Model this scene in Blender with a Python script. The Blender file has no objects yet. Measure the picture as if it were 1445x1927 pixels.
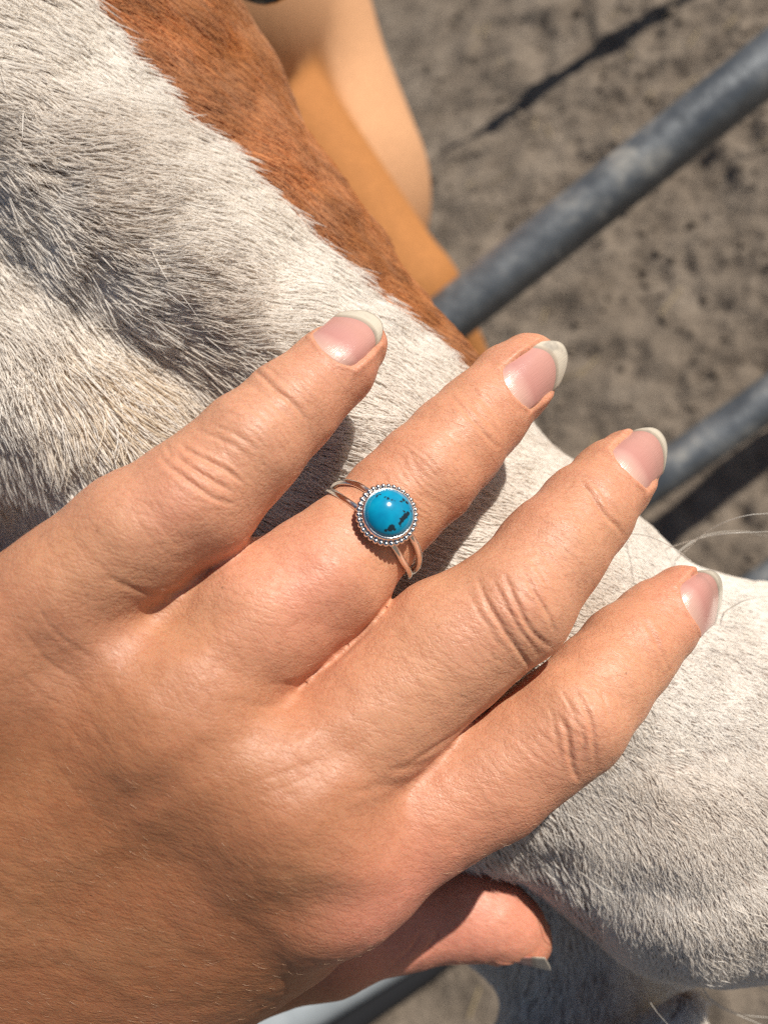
import bpy, math, random
import numpy as np
from mathutils import Matrix, Vector, kdtree

rng = np.random.default_rng(11)
random.seed(5)
sc = bpy.context.scene
col = sc.collection

# ------------------------------------------------------------------ camera, world, sun, exposure
FPX, CX, CY, PH = 1560.0, 722.5, 963.5, 1927.0          # focal length in photo pixels, photo centre
CAM_H = 1.40
UP = np.array([-.514, .454, .726]); UP /= np.linalg.norm(UP)      # world up seen from the tilted phone
XW = np.array([1., 0, 0]) - UP * UP[0]; XW /= np.linalg.norm(XW)
YW = np.cross(UP, XW)
MW = np.stack([XW, YW, UP])                                       # phone axes -> world axes
CAMP = np.array([0, 0, CAM_H])
SUN = np.array([.30, .70, .645]); SUN /= np.linalg.norm(SUN)       # towards the sun, phone axes

def W(p):
    return np.asarray(p) @ MW.T + CAMP

cam = bpy.data.cameras.new('camera'); camo = bpy.data.objects.new('camera', cam); col.objects.link(camo)
camo.matrix_world = Matrix.Translation(CAMP) @ Matrix(MW.tolist()).to_4x4()
cam.sensor_fit = 'VERTICAL'; cam.sensor_height = 24.0; cam.lens = 24.0 * FPX / PH
cam.clip_start = 0.005; cam.clip_end = 500
cam.dof.use_dof = True; cam.dof.focus_distance = 0.123
cam.dof.aperture_fstop = (cam.lens * 1e-3) / 0.0016               # 1.6 mm lens opening
sc.camera = camo

sunw = MW @ SUN
s_el = math.asin(sunw[2]); s_az = math.atan2(sunw[0], sunw[1])
world = bpy.data.worlds.new('World'); sc.world = world; world.use_nodes = True
wn = world.node_tree; bg = wn.nodes['Background']
sky = wn.nodes.new('ShaderNodeTexSky'); sky.sky_type = 'NISHITA'; sky.sun_disc = False
sky.sun_elevation = s_el; sky.sun_rotation = s_az
wn.links.new(sky.outputs[0], bg.inputs[0]); bg.inputs[1].default_value = 0.05
sl = bpy.data.lights.new('sun', 'SUN'); sl.energy = 5.0; sl.angle = math.radians(.53); sl.color = (1, .94, .85)
so = bpy.data.objects.new('sun', sl); col.objects.link(so)
so.rotation_euler = Vector(sunw.tolist()).to_track_quat('Z', 'Y').to_euler(); so.location = (0, 0, 5)
sc.view_settings.view_transform = 'Standard'; sc.view_settings.look = 'None'
sc.view_settings.exposure = 0.15; sc.view_settings.gamma = 1.0; sc.view_settings.use_curve_mapping = False
sc.render.engine = 'CYCLES'
sc.cycles.max_bounces = 10; sc.cycles.diffuse_bounces = 5; sc.cycles.glossy_bounces = 6; sc.cycles.transmission_bounces = 10
sc.cycles.use_denoising = False
sc.cycles_curves.shape = 'RIBBONS'
sc.cycles.filter_width = 1.2

# ------------------------------------------------------------------ helpers
def P(px, py, d):
    return np.array([(px - CX) / FPX * d, (CY - py) / FPX * d, -d])
def px_of(p):
    d = np.maximum(-p[..., 2], 1e-4)
    return p[..., 0] / d * FPX + CX, CY - p[..., 1] / d * FPX
def nrm(v):
    v = np.asarray(v, float); return v / (np.linalg.norm(v, axis=-1, keepdims=True) + 1e-12)
def smooth01(x):
    x = np.clip(x, 0, 1); return x * x * (3 - 2 * x)
def smin(a, b, k):
    h = np.maximum(k - np.abs(a - b), 0) / k
    return np.minimum(a, b) - h * h * k * .25
def smax(a, b, k): return -smin(-a, -b, k)

def cone(p, a, b, ra, rb):
    ab = b - a; t = np.clip(((p - a) @ ab) / (ab @ ab), 0, 1).astype(p.dtype)
    q = p - a.astype(p.dtype) - t[..., None] * ab.astype(p.dtype)
    return np.sqrt((q * q).sum(-1)) - (ra + (rb - ra) * t)
def ell(p, c, ax, r):
    q = (p - c.astype(p.dtype)) @ np.asarray(ax).T.astype(p.dtype) / np.asarray(r, p.dtype)
    k = np.sqrt((q * q).sum(-1)); return (k - 1) * float(min(r))

def hash3(i, j, k, seed):
    h = (i * 374761393 + j * 668265263 + k * 2147483647 + seed * 1274126177) & 0xffffffff
    h = ((h ^ (h >> 13)) * 1274126177) & 0xffffffff
    return ((h ^ (h >> 16)) & 0xffff) / 32767.5 - 1
def noise3(p, scale, seed=0):
    q = np.asarray(p, float) * scale; i = np.floor(q).astype(np.int64); f = q - i; u = f * f * (3 - 2 * f)
    out = 0
    for dx in (0, 1):
        for dy in (0, 1):
            for dz in (0, 1):
                w = (u[..., 0] if dx else 1 - u[..., 0]) * (u[..., 1] if dy else 1 - u[..., 1]) * (u[..., 2] if dz else 1 - u[..., 2])
                out = out + w * hash3(i[..., 0] + dx, i[..., 1] + dy, i[..., 2] + dz, seed)
    return out

def surface_nets(D, o, h):
    nx, ny, nz = D.shape
    ins = D < 0
    cnt = np.zeros((nx-1, ny-1, nz-1), np.int8)
    cs = [(a, b, c) for a in (0, 1) for b in (0, 1) for c in (0, 1)]
    def sl_(a, b, c, A): return A[a:nx-1+a, b:ny-1+b, c:nz-1+c]
    for c in cs: cnt += sl_(*c, ins)
    act = (cnt > 0) & (cnt < 8)
    I = np.argwhere(act)
    idx = -np.ones(act.shape, np.int64); idx[act] = np.arange(len(I))
    acc = np.zeros((len(I), 3)); n = np.zeros(len(I))
    val = {c: D[I[:, 0]+c[0], I[:, 1]+c[1], I[:, 2]+c[2]] for c in cs}
    for a in cs:
        for ax in range(3):
            if a[ax] == 0:
                b = list(a); b[ax] = 1; b = tuple(b)
                va, vb = val[a], val[b]; m = (va < 0) != (vb < 0)
                t = np.where(m, va / np.where(m, va - vb, 1), 0)
                p = np.tile(np.array(a, float), (len(I), 1)); p[:, ax] = t
                acc[m] += p[m]; n[m] += 1
    V = np.asarray(o) + (I + acc / n[:, None]) * h
    F = []
    for ax in range(3):
        u, v = (ax + 1) % 3, (ax + 2) % 3
        s0 = [slice(None)] * 3; s1 = [slice(None)] * 3
        s0[ax] = slice(0, -1); s1[ax] = slice(1, None)
        A, B = ins[tuple(s0)], ins[tuple(s1)]
        E = np.argwhere(A != B); E = E[(E[:, u] > 0) & (E[:, v] > 0) & (E[:, u] < D.shape[u]-1) & (E[:, v] < D.shape[v]-1)]
        du = np.zeros(3, int); du[u] = 1; dv = np.zeros(3, int); dv[v] = 1
        def g(q): return idx[q[:, 0], q[:, 1], q[:, 2]]
        Q = np.stack([g(E - du - dv), g(E - dv), g(E), g(E - du)], 1)
        flip = ~A[E[:, 0], E[:, 1], E[:, 2]]
        Q[flip] = Q[flip][:, ::-1]
        F.append(Q)
    return V, np.concatenate(F)

def mesh_from(name, V, F, smooth=True):
    me = bpy.data.meshes.new(name)
    if isinstance(F, np.ndarray):
        V = np.asarray(V, np.float32); nf, k = F.shape
        me.vertices.add(len(V)); me.vertices.foreach_set('co', V.ravel())
        me.loops.add(nf * k); me.loops.foreach_set('vertex_index', F.astype(np.int32).ravel())
        me.polygons.add(nf); me.polygons.foreach_set('loop_start', np.arange(0, nf * k, k, dtype=np.int32))
        me.update(calc_edges=True)
    else:
        me.from_pydata([tuple(map(float, v)) for v in V], [], [tuple(map(int, f)) for f in F]); me.update()
    me.validate()
    me.polygons.foreach_set('use_smooth', np.full(len(me.polygons), smooth))
    return me
def coords(me):
    a = np.empty(len(me.vertices) * 3, np.float32); me.vertices.foreach_get('co', a); return a.reshape(-1, 3).astype(float)
def normals(me):
    a = np.empty(len(me.vertices) * 3, np.float32); me.vertex_normals.foreach_get('vector', a); return a.reshape(-1, 3).astype(float)
def attr(me, name, vals, typ='FLOAT', dom='POINT'):
    a = me.attributes.new(name, typ, dom)
    vals = np.asarray(vals, np.float32)
    if typ == 'FLOAT_COLOR':
        vals = np.concatenate([vals, np.ones((len(vals), 1), np.float32)], 1); a.data.foreach_set('color', vals.ravel())
    elif typ == 'FLOAT_VECTOR': a.data.foreach_set('vector', vals.ravel())
    else: a.data.foreach_set('value', vals.ravel())

class Frame:
    """an object's own axes, given in phone axes"""
    def __init__(s, o, R): s.o = np.asarray(o, float); s.R = np.asarray(R, float)      # rows of R: local axes
    def to(s, p): return (np.asarray(p) - s.o) @ s.R.T
    def matrix(s):
        return Matrix.Translation(W(s.o).tolist()) @ Matrix((MW @ s.R.T).tolist()).to_4x4()
def frame_for(o, x, zhint):
    x = nrm(x); y = nrm(np.cross(zhint, x)); z = np.cross(x, y); return Frame(o, np.stack([x, y, z]))

def obj(name, me, mats, parent=None, fr=None):
    o = bpy.data.objects.new(name, me); col.objects.link(o)
    if not isinstance(mats, (list, tuple)): mats = [mats]
    for m in mats: me.materials.append(m)
    if parent: o.parent = parent
    elif fr: o.matrix_world = fr.matrix()
    return o
def tag(o, label=None, cat=None, group=None, kind=None):
    for k, v in (('label', label), ('category', cat), ('group', group), ('kind', kind)):
        if v: o[k] = v
    return o

def tube(pts, radii, n=12, cap=True, up=None):
    pts = np.asarray(pts, float); N = len(pts); radii = np.broadcast_to(np.asarray(radii, float), (N,))
    T = nrm(np.gradient(pts, axis=0)); u = np.cross(T[0], [0.31, .2, .93]); u = nrm(u)
    V = []; 
    for i in range(N):
        u = nrm(u - T[i] * (u @ T[i])); w = np.cross(T[i], u)
        a = np.arange(n) * 2 * math.pi / n
        V.append(pts[i] + radii[i] * (np.cos(a)[:, None] * u + np.sin(a)[:, None] * w))
    V = np.concatenate(V); F = []
    for i in range(N - 1):
        for j in range(n):
            F.append((i*n+j, i*n+(j+1) % n, (i+1)*n+(j+1) % n, (i+1)*n+j))
    if cap:
        F.append(tuple(range(n-1, -1, -1))); F.append(tuple((N-1)*n + j for j in range(n)))
    return V, F
def spline(pts, n):
    pts = np.asarray(pts, float); N = len(pts)
    ext = np.vstack([2*pts[0]-pts[1], pts, 2*pts[-1]-pts[-2]]); out = []
    for s in np.linspace(0, N - 1, n):
        i = min(int(s), N - 2); t = s - i; a, b, c, d = ext[i:i+4]
        out.append(.5*((2*b)+(-a+c)*t+(2*a-5*b+4*c-d)*t*t+(-a+3*b-3*c+d)*t**3))
    return np.array(out)

# ------------------------------------------------------------------ material helpers
class NT:
    def __init__(s, name):
        s.m = bpy.data.materials.new(name); s.m.use_nodes = True; s.t = s.m.node_tree
        s.p = s.t.nodes['Principled BSDF']; s.out = s.t.nodes['Material Output']
    def n(s, typ, **kw):
        nd = s.t.nodes.new('ShaderNode' + typ)
        for k, v in kw.items():
            if k.startswith('i_'):
                key = k[2:].replace('_', ' ')
                nd.inputs[key].default_value = v
            elif isinstance(k, str): setattr(nd, k, v)
        return nd
    def l(s, a, b): s.t.links.new(a, b)
    def set(s, **kw):
        for k, v in kw.items(): s.p.inputs[k.replace('_', ' ')].default_value = v
        return s
    def ramp(s, fac, stops):
        r = s.n('ValToRGB'); e = r.color_ramp.elements
        while len(e) < len(stops): e.new(.5)
        for q, (pos, c) in zip(e, stops): q.position = pos; q.color = tuple(c) + ((1,) if len(c) == 3 else ())
        s.l(fac, r.inputs[0]); return r.outputs[0]
    def math(s, op, a, b=None, c=None):
        m = s.n('Math', operation=op)
        for i, v in enumerate((a, b, c)):
            if v is None: continue
            if isinstance(v, (int, float)): m.inputs[i].default_value = v
            else: s.l(v, m.inputs[i])
        return m.outputs[0]
    def mix(s, fac, a, b, blend='MIX'):
        m = s.n('Mix', data_type='RGBA', blend_type=blend)
        for i, v in ((0, fac), (6, a), (7, b)):
            if isinstance(v, (int, float)): m.inputs[i].default_value = v
            elif isinstance(v, tuple): m.inputs[i].default_value = v + ((1,) if len(v) == 3 else ())
            else: s.l(v, m.inputs[i])
        return m.outputs[2]
    def noise(s, vec, scale, detail=4, rough=.55, out=0):
        n = s.n('TexNoise'); n.inputs['Scale'].default_value = scale; n.inputs['Detail'].default_value = detail
        n.inputs['Roughness'].default_value = rough
        if vec is not None: s.l(vec, n.inputs['Vector'])
        return n.outputs[out]
    def bump(s, h, strength, dist, normal=None):
        b = s.n('Bump'); b.inputs['Strength'].default_value = strength; b.inputs['Distance'].default_value = dist
        s.l(h, b.inputs['Height'])
        if normal is not None: s.l(normal, b.inputs['Normal'])
        return b.outputs[0]
    def objc(s, scale=(1, 1, 1), rot=(0, 0, 0)):
        tc = s.n('TexCoord'); mp = s.n('Mapping'); mp.inputs['Scale'].default_value = scale; mp.inputs['Rotation'].default_value = rot
        s.l(tc.outputs['Object'], mp.inputs['Vector']); return mp.outputs[0]
    def attr(s, name, out='Fac'):
        a = s.n('Attribute'); a.attribute_name = name; return a.outputs[out]

# ------------------------------------------------------------------ ground
def ground_height(x, y):
    p = np.stack([x, y, np.zeros_like(x)], -1)
    h = .010 * noise3(p, 3.1, 1) + .009 * noise3(p, 7.3, 2) + .011 * noise3(p, 17, 3) + .007 * noise3(p, 38, 4) + .004 * noise3(p, 80, 6)
    pock = noise3(p, 6.3, 5)
    h -= .034 * np.clip(pock - .35, 0, 1)
    return h
GC = np.array([.9, 1.4])
def grid_axis(n, near, far):
    t = np.linspace(-1, 1, n); return np.sign(t) * (near * np.abs(t) + (far - near) * np.abs(t) ** 9)
NG = 560
gx = grid_axis(NG, 2.6, 90)
X, Y = np.meshgrid(gx + GC[0], gx + GC[1], indexing='ij')
r_ = np.hypot(X - GC[0], Y - GC[1])
Z = ground_height(X, Y) * (1 - smooth01((r_ - 2.5) / 6) * .7)
ii = np.arange(NG * NG).reshape(NG, NG)
F = np.stack([ii[:-1, :-1], ii[1:, :-1], ii[1:, 1:], ii[:-1, 1:]], -1).reshape(-1, 4)
m = NT('packed_dirt')
oc = m.objc()
n1 = m.noise(oc, 5, 6, .6); n2 = m.noise(oc, 45, 6, .65); n3 = m.noise(oc, 160, 4, .6)
c = m.ramp(n1, [(.3, (.18, .142, .108)), (.5, (.245, .197, .152)), (.7, (.30, .245, .192))])
c = m.mix(m.ramp(n2, [(.35, (0, 0, 0)), (.68, (1, 1, 1))]), m.mix(.45, c, (.085, .068, .053)), c)
c = m.mix(m.ramp(n3, [(.6, (0, 0, 0)), (.72, (.6, .6, .6))]), c, (.34, .28, .21))
m.l(c, m.p.inputs['Base Color']); m.set(Roughness=.95, Specular_IOR_Level=.15)
m.l(m.bump(n2, .7, .02), m.p.inputs['Normal'])
M_dirt = m.m
ground = obj('ground', mesh_from('ground', np.stack([X, Y, Z], -1).reshape(-1, 3), F), M_dirt)
tag(ground, kind='structure')

# loose clods and straw on it
clv, clf, b = [], [], 0
base = np.array([(0, 0, 1), (0, 0, -.5)] + [(math.cos(a + .4 * (k % 2)), math.sin(a + .4 * (k % 2)), .25 * (-1) ** k) for k, a in enumerate(np.arange(6) * math.pi / 3)], float)
bf = [(0, 2 + i, 2 + (i + 1) % 6) for i in range(6)] + [(1, 2 + (i + 1) % 6, 2 + i) for i in range(6)]
NC = 9000
cx = rng.normal(GC[0], 1.0, NC); cy = rng.normal(GC[1], 1.15, NC); cz = ground_height(cx, cy); cr = .002 + .009 * rng.random(NC) ** 3 + (rng.random(NC) < .03) * .010
cv = base[None] * (1 + .45 * (rng.random((NC, 8, 1)) - .5)) * cr[:, None, None] * np.array([1, 1, .75])
ang = rng.random(NC) * 6.28; ca, sa = np.cos(ang)[:, None], np.sin(ang)[:, None]
cv = np.stack([cv[..., 0] * ca - cv[..., 1] * sa, cv[..., 0] * sa + cv[..., 1] * ca, cv[..., 2]], -1) + np.stack([cx, cy, cz + cr * .15], -1)[:, None]
cf = (np.array(bf)[None] + (np.arange(NC) * 8)[:, None, None]).reshape(-1, 3)
o = obj('clods', mesh_from('clods', cv.reshape(-1, 3), cf), M_dirt); tag(o, 'loose crumbs of dry brown dirt on the ground', 'dirt clods', kind='stuff')
m = NT('straw'); m.set(Base_Color=(.42, .32, .17, 1), Roughness=.7); M_straw = m.m
NS = 500
sx = rng.normal(GC[0], 1.0, NS); sy = rng.normal(GC[1], 1.1, NS); sz = ground_height(sx, sy) + .004
sa = rng.random(NS) * 6.28; sL = .01 + .03 * rng.random(NS); sw = .0012
d = np.stack([np.cos(sa), np.sin(sa), .25 * (rng.random(NS) - .5)], -1) * sL[:, None]; w = np.stack([-np.sin(sa), np.cos(sa), 0 * sa], -1) * sw
c0 = np.stack([sx, sy, sz], -1); u_ = np.array([0, 0, .0016])
sv = np.stack([c0 - d - w, c0 - d + w, c0 - d + u_, c0 + d - w, c0 + d + w, c0 + d + u_], 1).reshape(-1, 3)
sf = (np.array([(0, 3, 5, 2), (1, 2, 5, 4), (0, 1, 4, 3)])[None] + (np.arange(NS) * 6)[:, None, None]).reshape(-1, 4)
o = obj('straw', mesh_from('straw', sv, sf, False), M_straw); tag(o, 'scattered bits of dry straw on the brown dirt', 'straw', kind='stuff')

def on_ground(px, py, h=0.):
    r = np.array([(px - CX) / FPX, (CY - py) / FPX, -1.]); t = (CAM_H - h) / -(r @ UP); return r * t

# ------------------------------------------------------------------ pipe fence
m = NT('galvanised_steel')
oc = m.objc((1, 1, 1)); n1 = m.noise(oc, 22, 5, .7); n2 = m.noise(oc, 11, 5, .65); n3 = m.noise(oc, 120, 4, .6)
c = m.ramp(n2, [(.36, (.12, .132, .145)), (.66, (.225, .242, .258))])
c = m.mix(m.ramp(n1, [(.53, (0, 0, 0)), (.70, (.6, .6, .6))]), c, (.50, .47, .41))
c = m.mix(m.ramp(n3, [(.3, (.5, .5, .5)), (.5, (0, 0, 0))]), c, (.10, .11, .12))
m.l(c, m.p.inputs['Base Color']); m.set(Metallic=.55, Roughness=.42)
m.l(m.ramp(n1, [(.4, (.36, .36, .36)), (.66, (.75, .75, .75))]), m.p.inputs['Roughness'])
m.l(m.bump(n3, .25, .002), m.p.inputs['Normal'])
M_pipe = m.m
RD = nrm([.233, .176, .055])                                  # rail direction
B1 = P(1445, 120, .60); R2 = P(1385, 793, .87)
ffr = frame_for(B1, RD, UP)
fence = bpy.data.objects.new('pipe_fence', None); col.objects.link(fence); fence.matrix_world = ffr.matrix()
tag(fence, 'grey galvanised pipe fence with parallel rails behind the horse nose', 'fence')
def rail(name, a, t0, t1, r=.021):
    pts = np.array([a + RD * t for t in np.linspace(t0, t1, 40)])
    V, F = tube(pts, r, 28)
    return obj(name, mesh_from(name, ffr.to(V), F), M_pipe, fence)
rail('rail', B1, -.9, 1.6); rail('rail', R2, -1.2, 1.6, .0225); rail('rail', R2 - UP * .36, -1.4, 1.6)
# unseen loose pole, added to cast the shadow that crosses the ground
ga, gb = on_ground(935, 228), on_ground(1270, 2)
k_ = 1.0
pa, pb = ga + SUN * k_, gb + SUN * k_
dv = pb - pa
pts = [pa - dv * .55, pa - dv * .3, pa - dv * .02, pa, pa + dv * .4, pa + dv, pa + dv * 2.2]
V, F = tube(np.array(pts), [.003, .006, .013, .033, .038, .040, .041], 16)
obj('shadow_pole', mesh_from('shadow_pole', ffr.to(V), F), M_pipe, fence)

ga, gb = on_ground(1150, 1078), on_ground(1445, 842); pa, pb = ga + SUN * .8, gb + SUN * .8; dv = pb - pa  # second unseen pole, added to cast the shadow beside the lower rail
V, F = tube(np.array([pa + dv * t for t in (-.1, .3, .7, 1.5, 2.5)]), .034, 16)
obj('shadow_pole', mesh_from('shadow_pole', ffr.to(V), F), M_pipe, fence)

# plain black tube and pale pipe lying low at the bottom
m = NT('matte_black'); m.set(Base_Color=(.012, .012, .014, 1), Roughness=.75); M_black = m.m
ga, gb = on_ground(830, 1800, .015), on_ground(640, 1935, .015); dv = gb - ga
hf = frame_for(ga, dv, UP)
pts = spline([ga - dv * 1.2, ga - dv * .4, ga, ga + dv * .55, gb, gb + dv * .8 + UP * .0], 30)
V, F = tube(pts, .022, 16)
o = obj('black_tube', mesh_from('black_tube', hf.to(V), F), M_black, fr=hf); tag(o, 'black tube lying on the dirt below the thumb', 'black_tube')
m = NT('pale_grey_plastic'); m.set(Base_Color=(.42, .46, .48, 1), Roughness=.5)
n1 = m.noise(m.objc(), 20, 4); m.l(m.ramp(n1, [(.3, (.36, .40, .42)), (.7, (.48, .52, .54))]), m.p.inputs['Base Color']); M_pale = m.m
ga, gb = on_ground(690, 1800, .06), on_ground(545, 1890, .06); dv = gb - ga
hf = frame_for(ga, dv, UP)
V, F = tube(np.array([ga + dv * t for t in np.linspace(-.9, 2.0, 8)]), .055, 24)
o = obj('drain_pipe', mesh_from('drain_pipe', hf.to(V), F), M_pale, fr=hf); tag(o, 'thick pale grey pipe lying on the ground under the heel of the hand', 'pipe')

# ------------------------------------------------------------------ polylines drawn on a surface (grooves, folds)
def poly_dist(qx, qy, pts):
    """distance in photo pixels to a polyline, and where along it (0..1)"""
    pts = np.asarray(pts, float); best = np.full(qx.shape, 1e9); par = np.zeros(qx.shape)
    seg = np.hypot(*(pts[1:] - pts[:-1]).T); cum = np.concatenate([[0], np.cumsum(seg)]); tot = cum[-1]
    for i in range(len(pts) - 1):
        a, b = pts[i], pts[i+1]; ab = b - a
        t = np.clip(((qx - a[0]) * ab[0] + (qy - a[1]) * ab[1]) / (ab @ ab), 0, 1)
        d = np.hypot(qx - a[0] - t * ab[0], qy - a[1] - t * ab[1]); m = d < best
        best = np.where(m, d, best); par = np.where(m, (cum[i] + t * seg[i]) / tot, par)
    return best, par

# ------------------------------------------------------------------ horse
def head_sdf(p):
    C = [(-420, -360, .232, 600), (97, 328, .206, 448), (330, 640, .193, 402), (560, 930, .188, 392), (900, 1210, .184, 350), (1240, 1425, .181, 312)]
    D = None
    for a, b in zip(C[:-1], C[1:]):
        d = cone(p, P(*a[:3]), P(*b[:3]), a[3]/FPX*a[2], b[3]/FPX*b[2])
        D = d if D is None else smin(D, d, .010)
    mz = cone(p, P(1255, 1460, .178), P(1295, 1590, .166), 290/FPX*.178, 212/FPX*.166)
    D = smin(D, mz, .016)
    nos = cone(p, P(1420, 1400, .184), P(1450, 1530, .175), 290/FPX*.184, 245/FPX*.175); D = smin(D, nos, .014)
    chin = cone(p, P(1140, 1990, .222), P(1060, 2350, .26), 200/FPX*.222, 260/FPX*.26); chin = smin(chin, cone(p, P(1200, 1990, .200), P(1300, 1895, .196), 48/FPX*.2, 24/FPX*.2), .006); D = smin(D, chin, .008)
    jaw = cone(p, P(640, 1180, .24), P(1130, 1850, .23), 250/FPX*.24, 140/FPX*.23); D = smin(D, jaw, .01)
    crest = cone(p, P(-260, 560, .172), P(190, 930, .168), 200/FPX*.170, 150/FPX*.166); D = smin(D, crest, .012)
    side = cone(p, P(-300, 900, .23), P(300, 1250, .21), 480/FPX*.23, 330/FPX*.21); D = smin(D, side, .012)
    return D
hv = .0013
lo = np.array([-.27, -.19, -.33]); hi = np.array([.125, .24, -.115])
ns = ((hi - lo) / hv).astype(int)
axs = [lo[i] + hv * np.arange(ns[i]) for i in range(3)]
D = np.empty(ns, np.float32)
for i0 in range(0, ns[0], 40):
    g = np.stack(np.meshgrid(axs[0][i0:i0+40], axs[1], axs[2], indexing='ij'), -1).astype(np.float32)
    D[i0:i0+40] = head_sdf(g)
D[0], D[-1], D[:, 0], D[:, -1], D[:, :, 0], D[:, :, -1] = (.001,) * 6
V, F = surface_nets(D, lo, hv)
me = mesh_from('horse', V, F); N_ = normals(me)
qx, qy = px_of(V); facing = smooth01((N_ * nrm(-V)).sum(1) * 3)
def groove(pts, w, depth, off=0):
    d, t = poly_dist(qx, qy, pts); return -depth * np.exp(-(d / w) ** 2) * facing
disp = groove([(-200, 330), (0, 500), (150, 600), (300, 700), (420, 800), (500, 860)], 105, .0068)
disp += groove([(-120, 690), (90, 740), (230, 860)], 100, -.0018)
disp += groove([(-100, 120), (250, 330), (430, 560), (640, 800)], 110, -.003)
disp += groove([(0, 960), (90, 1060)], 70, .004)
disp += groove([(1180, 1680), (1330, 1690), (1445, 1650)], 50, .0012)
disp += groove([(1060, 1500), (1160, 1560)], 90, .002)
V = V + N_ * disp[:, None]
V += N_ * (.0007 * noise3(V, 60, 21) + .0006 * noise3(V, 140, 22))[:, None]

BLZ = np.array([(-60, -260), (60, -130), (165, 0), (240, 90), (300, 170), (350, 225), (430, 290), (480, 330), (530, 385), (600, 450), (680, 530), (760, 600), (830, 650), (890, 700), (960, 790), (1000, 860)], float)
def chest_mask(qx, qy, jit=0):
    d, t = poly_dist(qx, qy, BLZ)
    xb = np.interp(qy, BLZ[:, 1], BLZ[:, 0]); side_ = qx > xb
    s = np.where(side_, d, -d) + jit
    return s * (qy < 760) - 500 * (qy >= 760)

# body behind the fence: neck, chest and foreleg, same skin, coarser cells
def leg_sdf(p):
    D2 = smin(cone(p, P(470, 130, .74), P(765, 560, .70), .050, .0450), cone(p, P(765, 560, .70), P(865, 735, .80), .0450, .040), .01)
    return smin(D2, cone(p, P(865, 735, .80), P(960, 1100, 1.30), .040, .036), .01)
def body_sdf(p):
    D = smin(cone(p, P(-420, -330, .32), P(440, 60, .86), .10, .136), cone(p, P(440, 60, .86), P(545, 375, .88), .136, .150), .03)
    D = smin(D, ell(p, P(60, 60, 1.12), np.eye(3), (.30, .30, .34)), .06)
    return smin(D, leg_sdf(p), .008)
bh = .007
blo = np.array([-.5, -.3, -1.5]); bhi = np.array([.30, .68, -.22]); bn = ((bhi - blo) / bh).astype(int)
g = np.stack(np.meshgrid(*[blo[i] + bh * np.arange(bn[i]) for i in range(3)], indexing='ij'), -1).astype(np.float32)
BD = body_sdf(g); BD[0], BD[-1], BD[:, 0], BD[:, -1], BD[:, :, 0], BD[:, :, -1] = (.01,) * 6
BV, BF = surface_nets(BD, blo, bh)

hfr = frame_for(P(560, 930, .188), nrm(P(1235, 1440, .184) - P(97, 328, .212)), np.array([0, 0, 1.]))
allV = np.concatenate([V, BV]); allF = np.concatenate([F, BF + len(V)])
me = mesh_from('horse', hfr.to(allV), allF)
qx, qy = px_of(V)
cm = smooth01(chest_mask(qx, qy) / 16 + .5)
skin = np.where(cm[:, None] > .5, np.array([[.20, .075, .024]]), np.array([[.34, .27, .225]]))
dk = np.clip(noise3(V, 55, 31) * .6 + noise3(V, 130, 32) * .4 + .1, 0, 1)[:, None] * (1 - cm[:, None])
skin = skin * (1 - .45 * dk)
bl_ = smooth01(leg_sdf(BV) / .02)[:, None]; bc = np.array([[.48, .20, .062]]) * (1 - bl_) + np.array([[.74, .40, .21]]) * bl_  # foreleg darker than the chest: its shade is put into the colour
bqx, bqy = px_of(BV)
attr(me, 'coat_colour', np.concatenate([skin, bc]), 'FLOAT_COLOR')
m = NT('horse_hide'); a = m.attr('coat_colour', 'Color')
nn = m.noise(m.objc((.35, 1, 1)), 700, 3, .6)
m.l(m.mix(m.ramp(nn, [(.35, (.0, .0, .0)), (.65, (1, 1, 1))]), m.mix(.35, a, (0, 0, 0)), a), m.p.inputs['Base Color'])
m.set(Roughness=.8, Specular_IOR_Level=.25); m.l(m.bump(nn, .4, .0006), m.p.inputs['Normal'])
horse = obj('horse', me, m.m, fr=hfr)
tag(horse, 'chestnut horse with a broad white blaze and pale muzzle under the hand', 'horse')

# hair: roots spread over the face, combed along a measured flow
FLOW = np.array([(-150, 50, 25), (50, 50, 24), (50, 300, 22), (100, 430, 30), (250, 420, 8), (360, 560, -4), (300, 500, 4), (450, 620, 6), (600, 850, 14), (120, 620, 46), (40, 760, 60),
                 (200, 780, 52), (330, 760, 40), (30, 950, 82), (-150, 800, 65), (400, 100, 20), (550, 400, 25), (700, 600, 24), (780, 690, 14), (1000, 900, 24), (1250, 1150, 20), (1150, 1450, 52), (1030, 1600, 66),
                 (1300, 1400, 38), (1350, 1700, 58), (1150, 1750, 85), (850, 1100, 20), (1420, 1250, 22), (1050, 1900, 100)], float)
def flow_angle(qx, qy):
    sx = np.zeros(qx.shape); sy = np.zeros(qx.shape)
    for x, y, a in FLOW:
        w = 1 / ((qx - x) ** 2 + (qy - y) ** 2 + 3000) ** 1.6
        sx += w * math.cos(math.radians(a)); sy += w * math.sin(math.radians(a))
    return np.arctan2(sy, sx)

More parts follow.
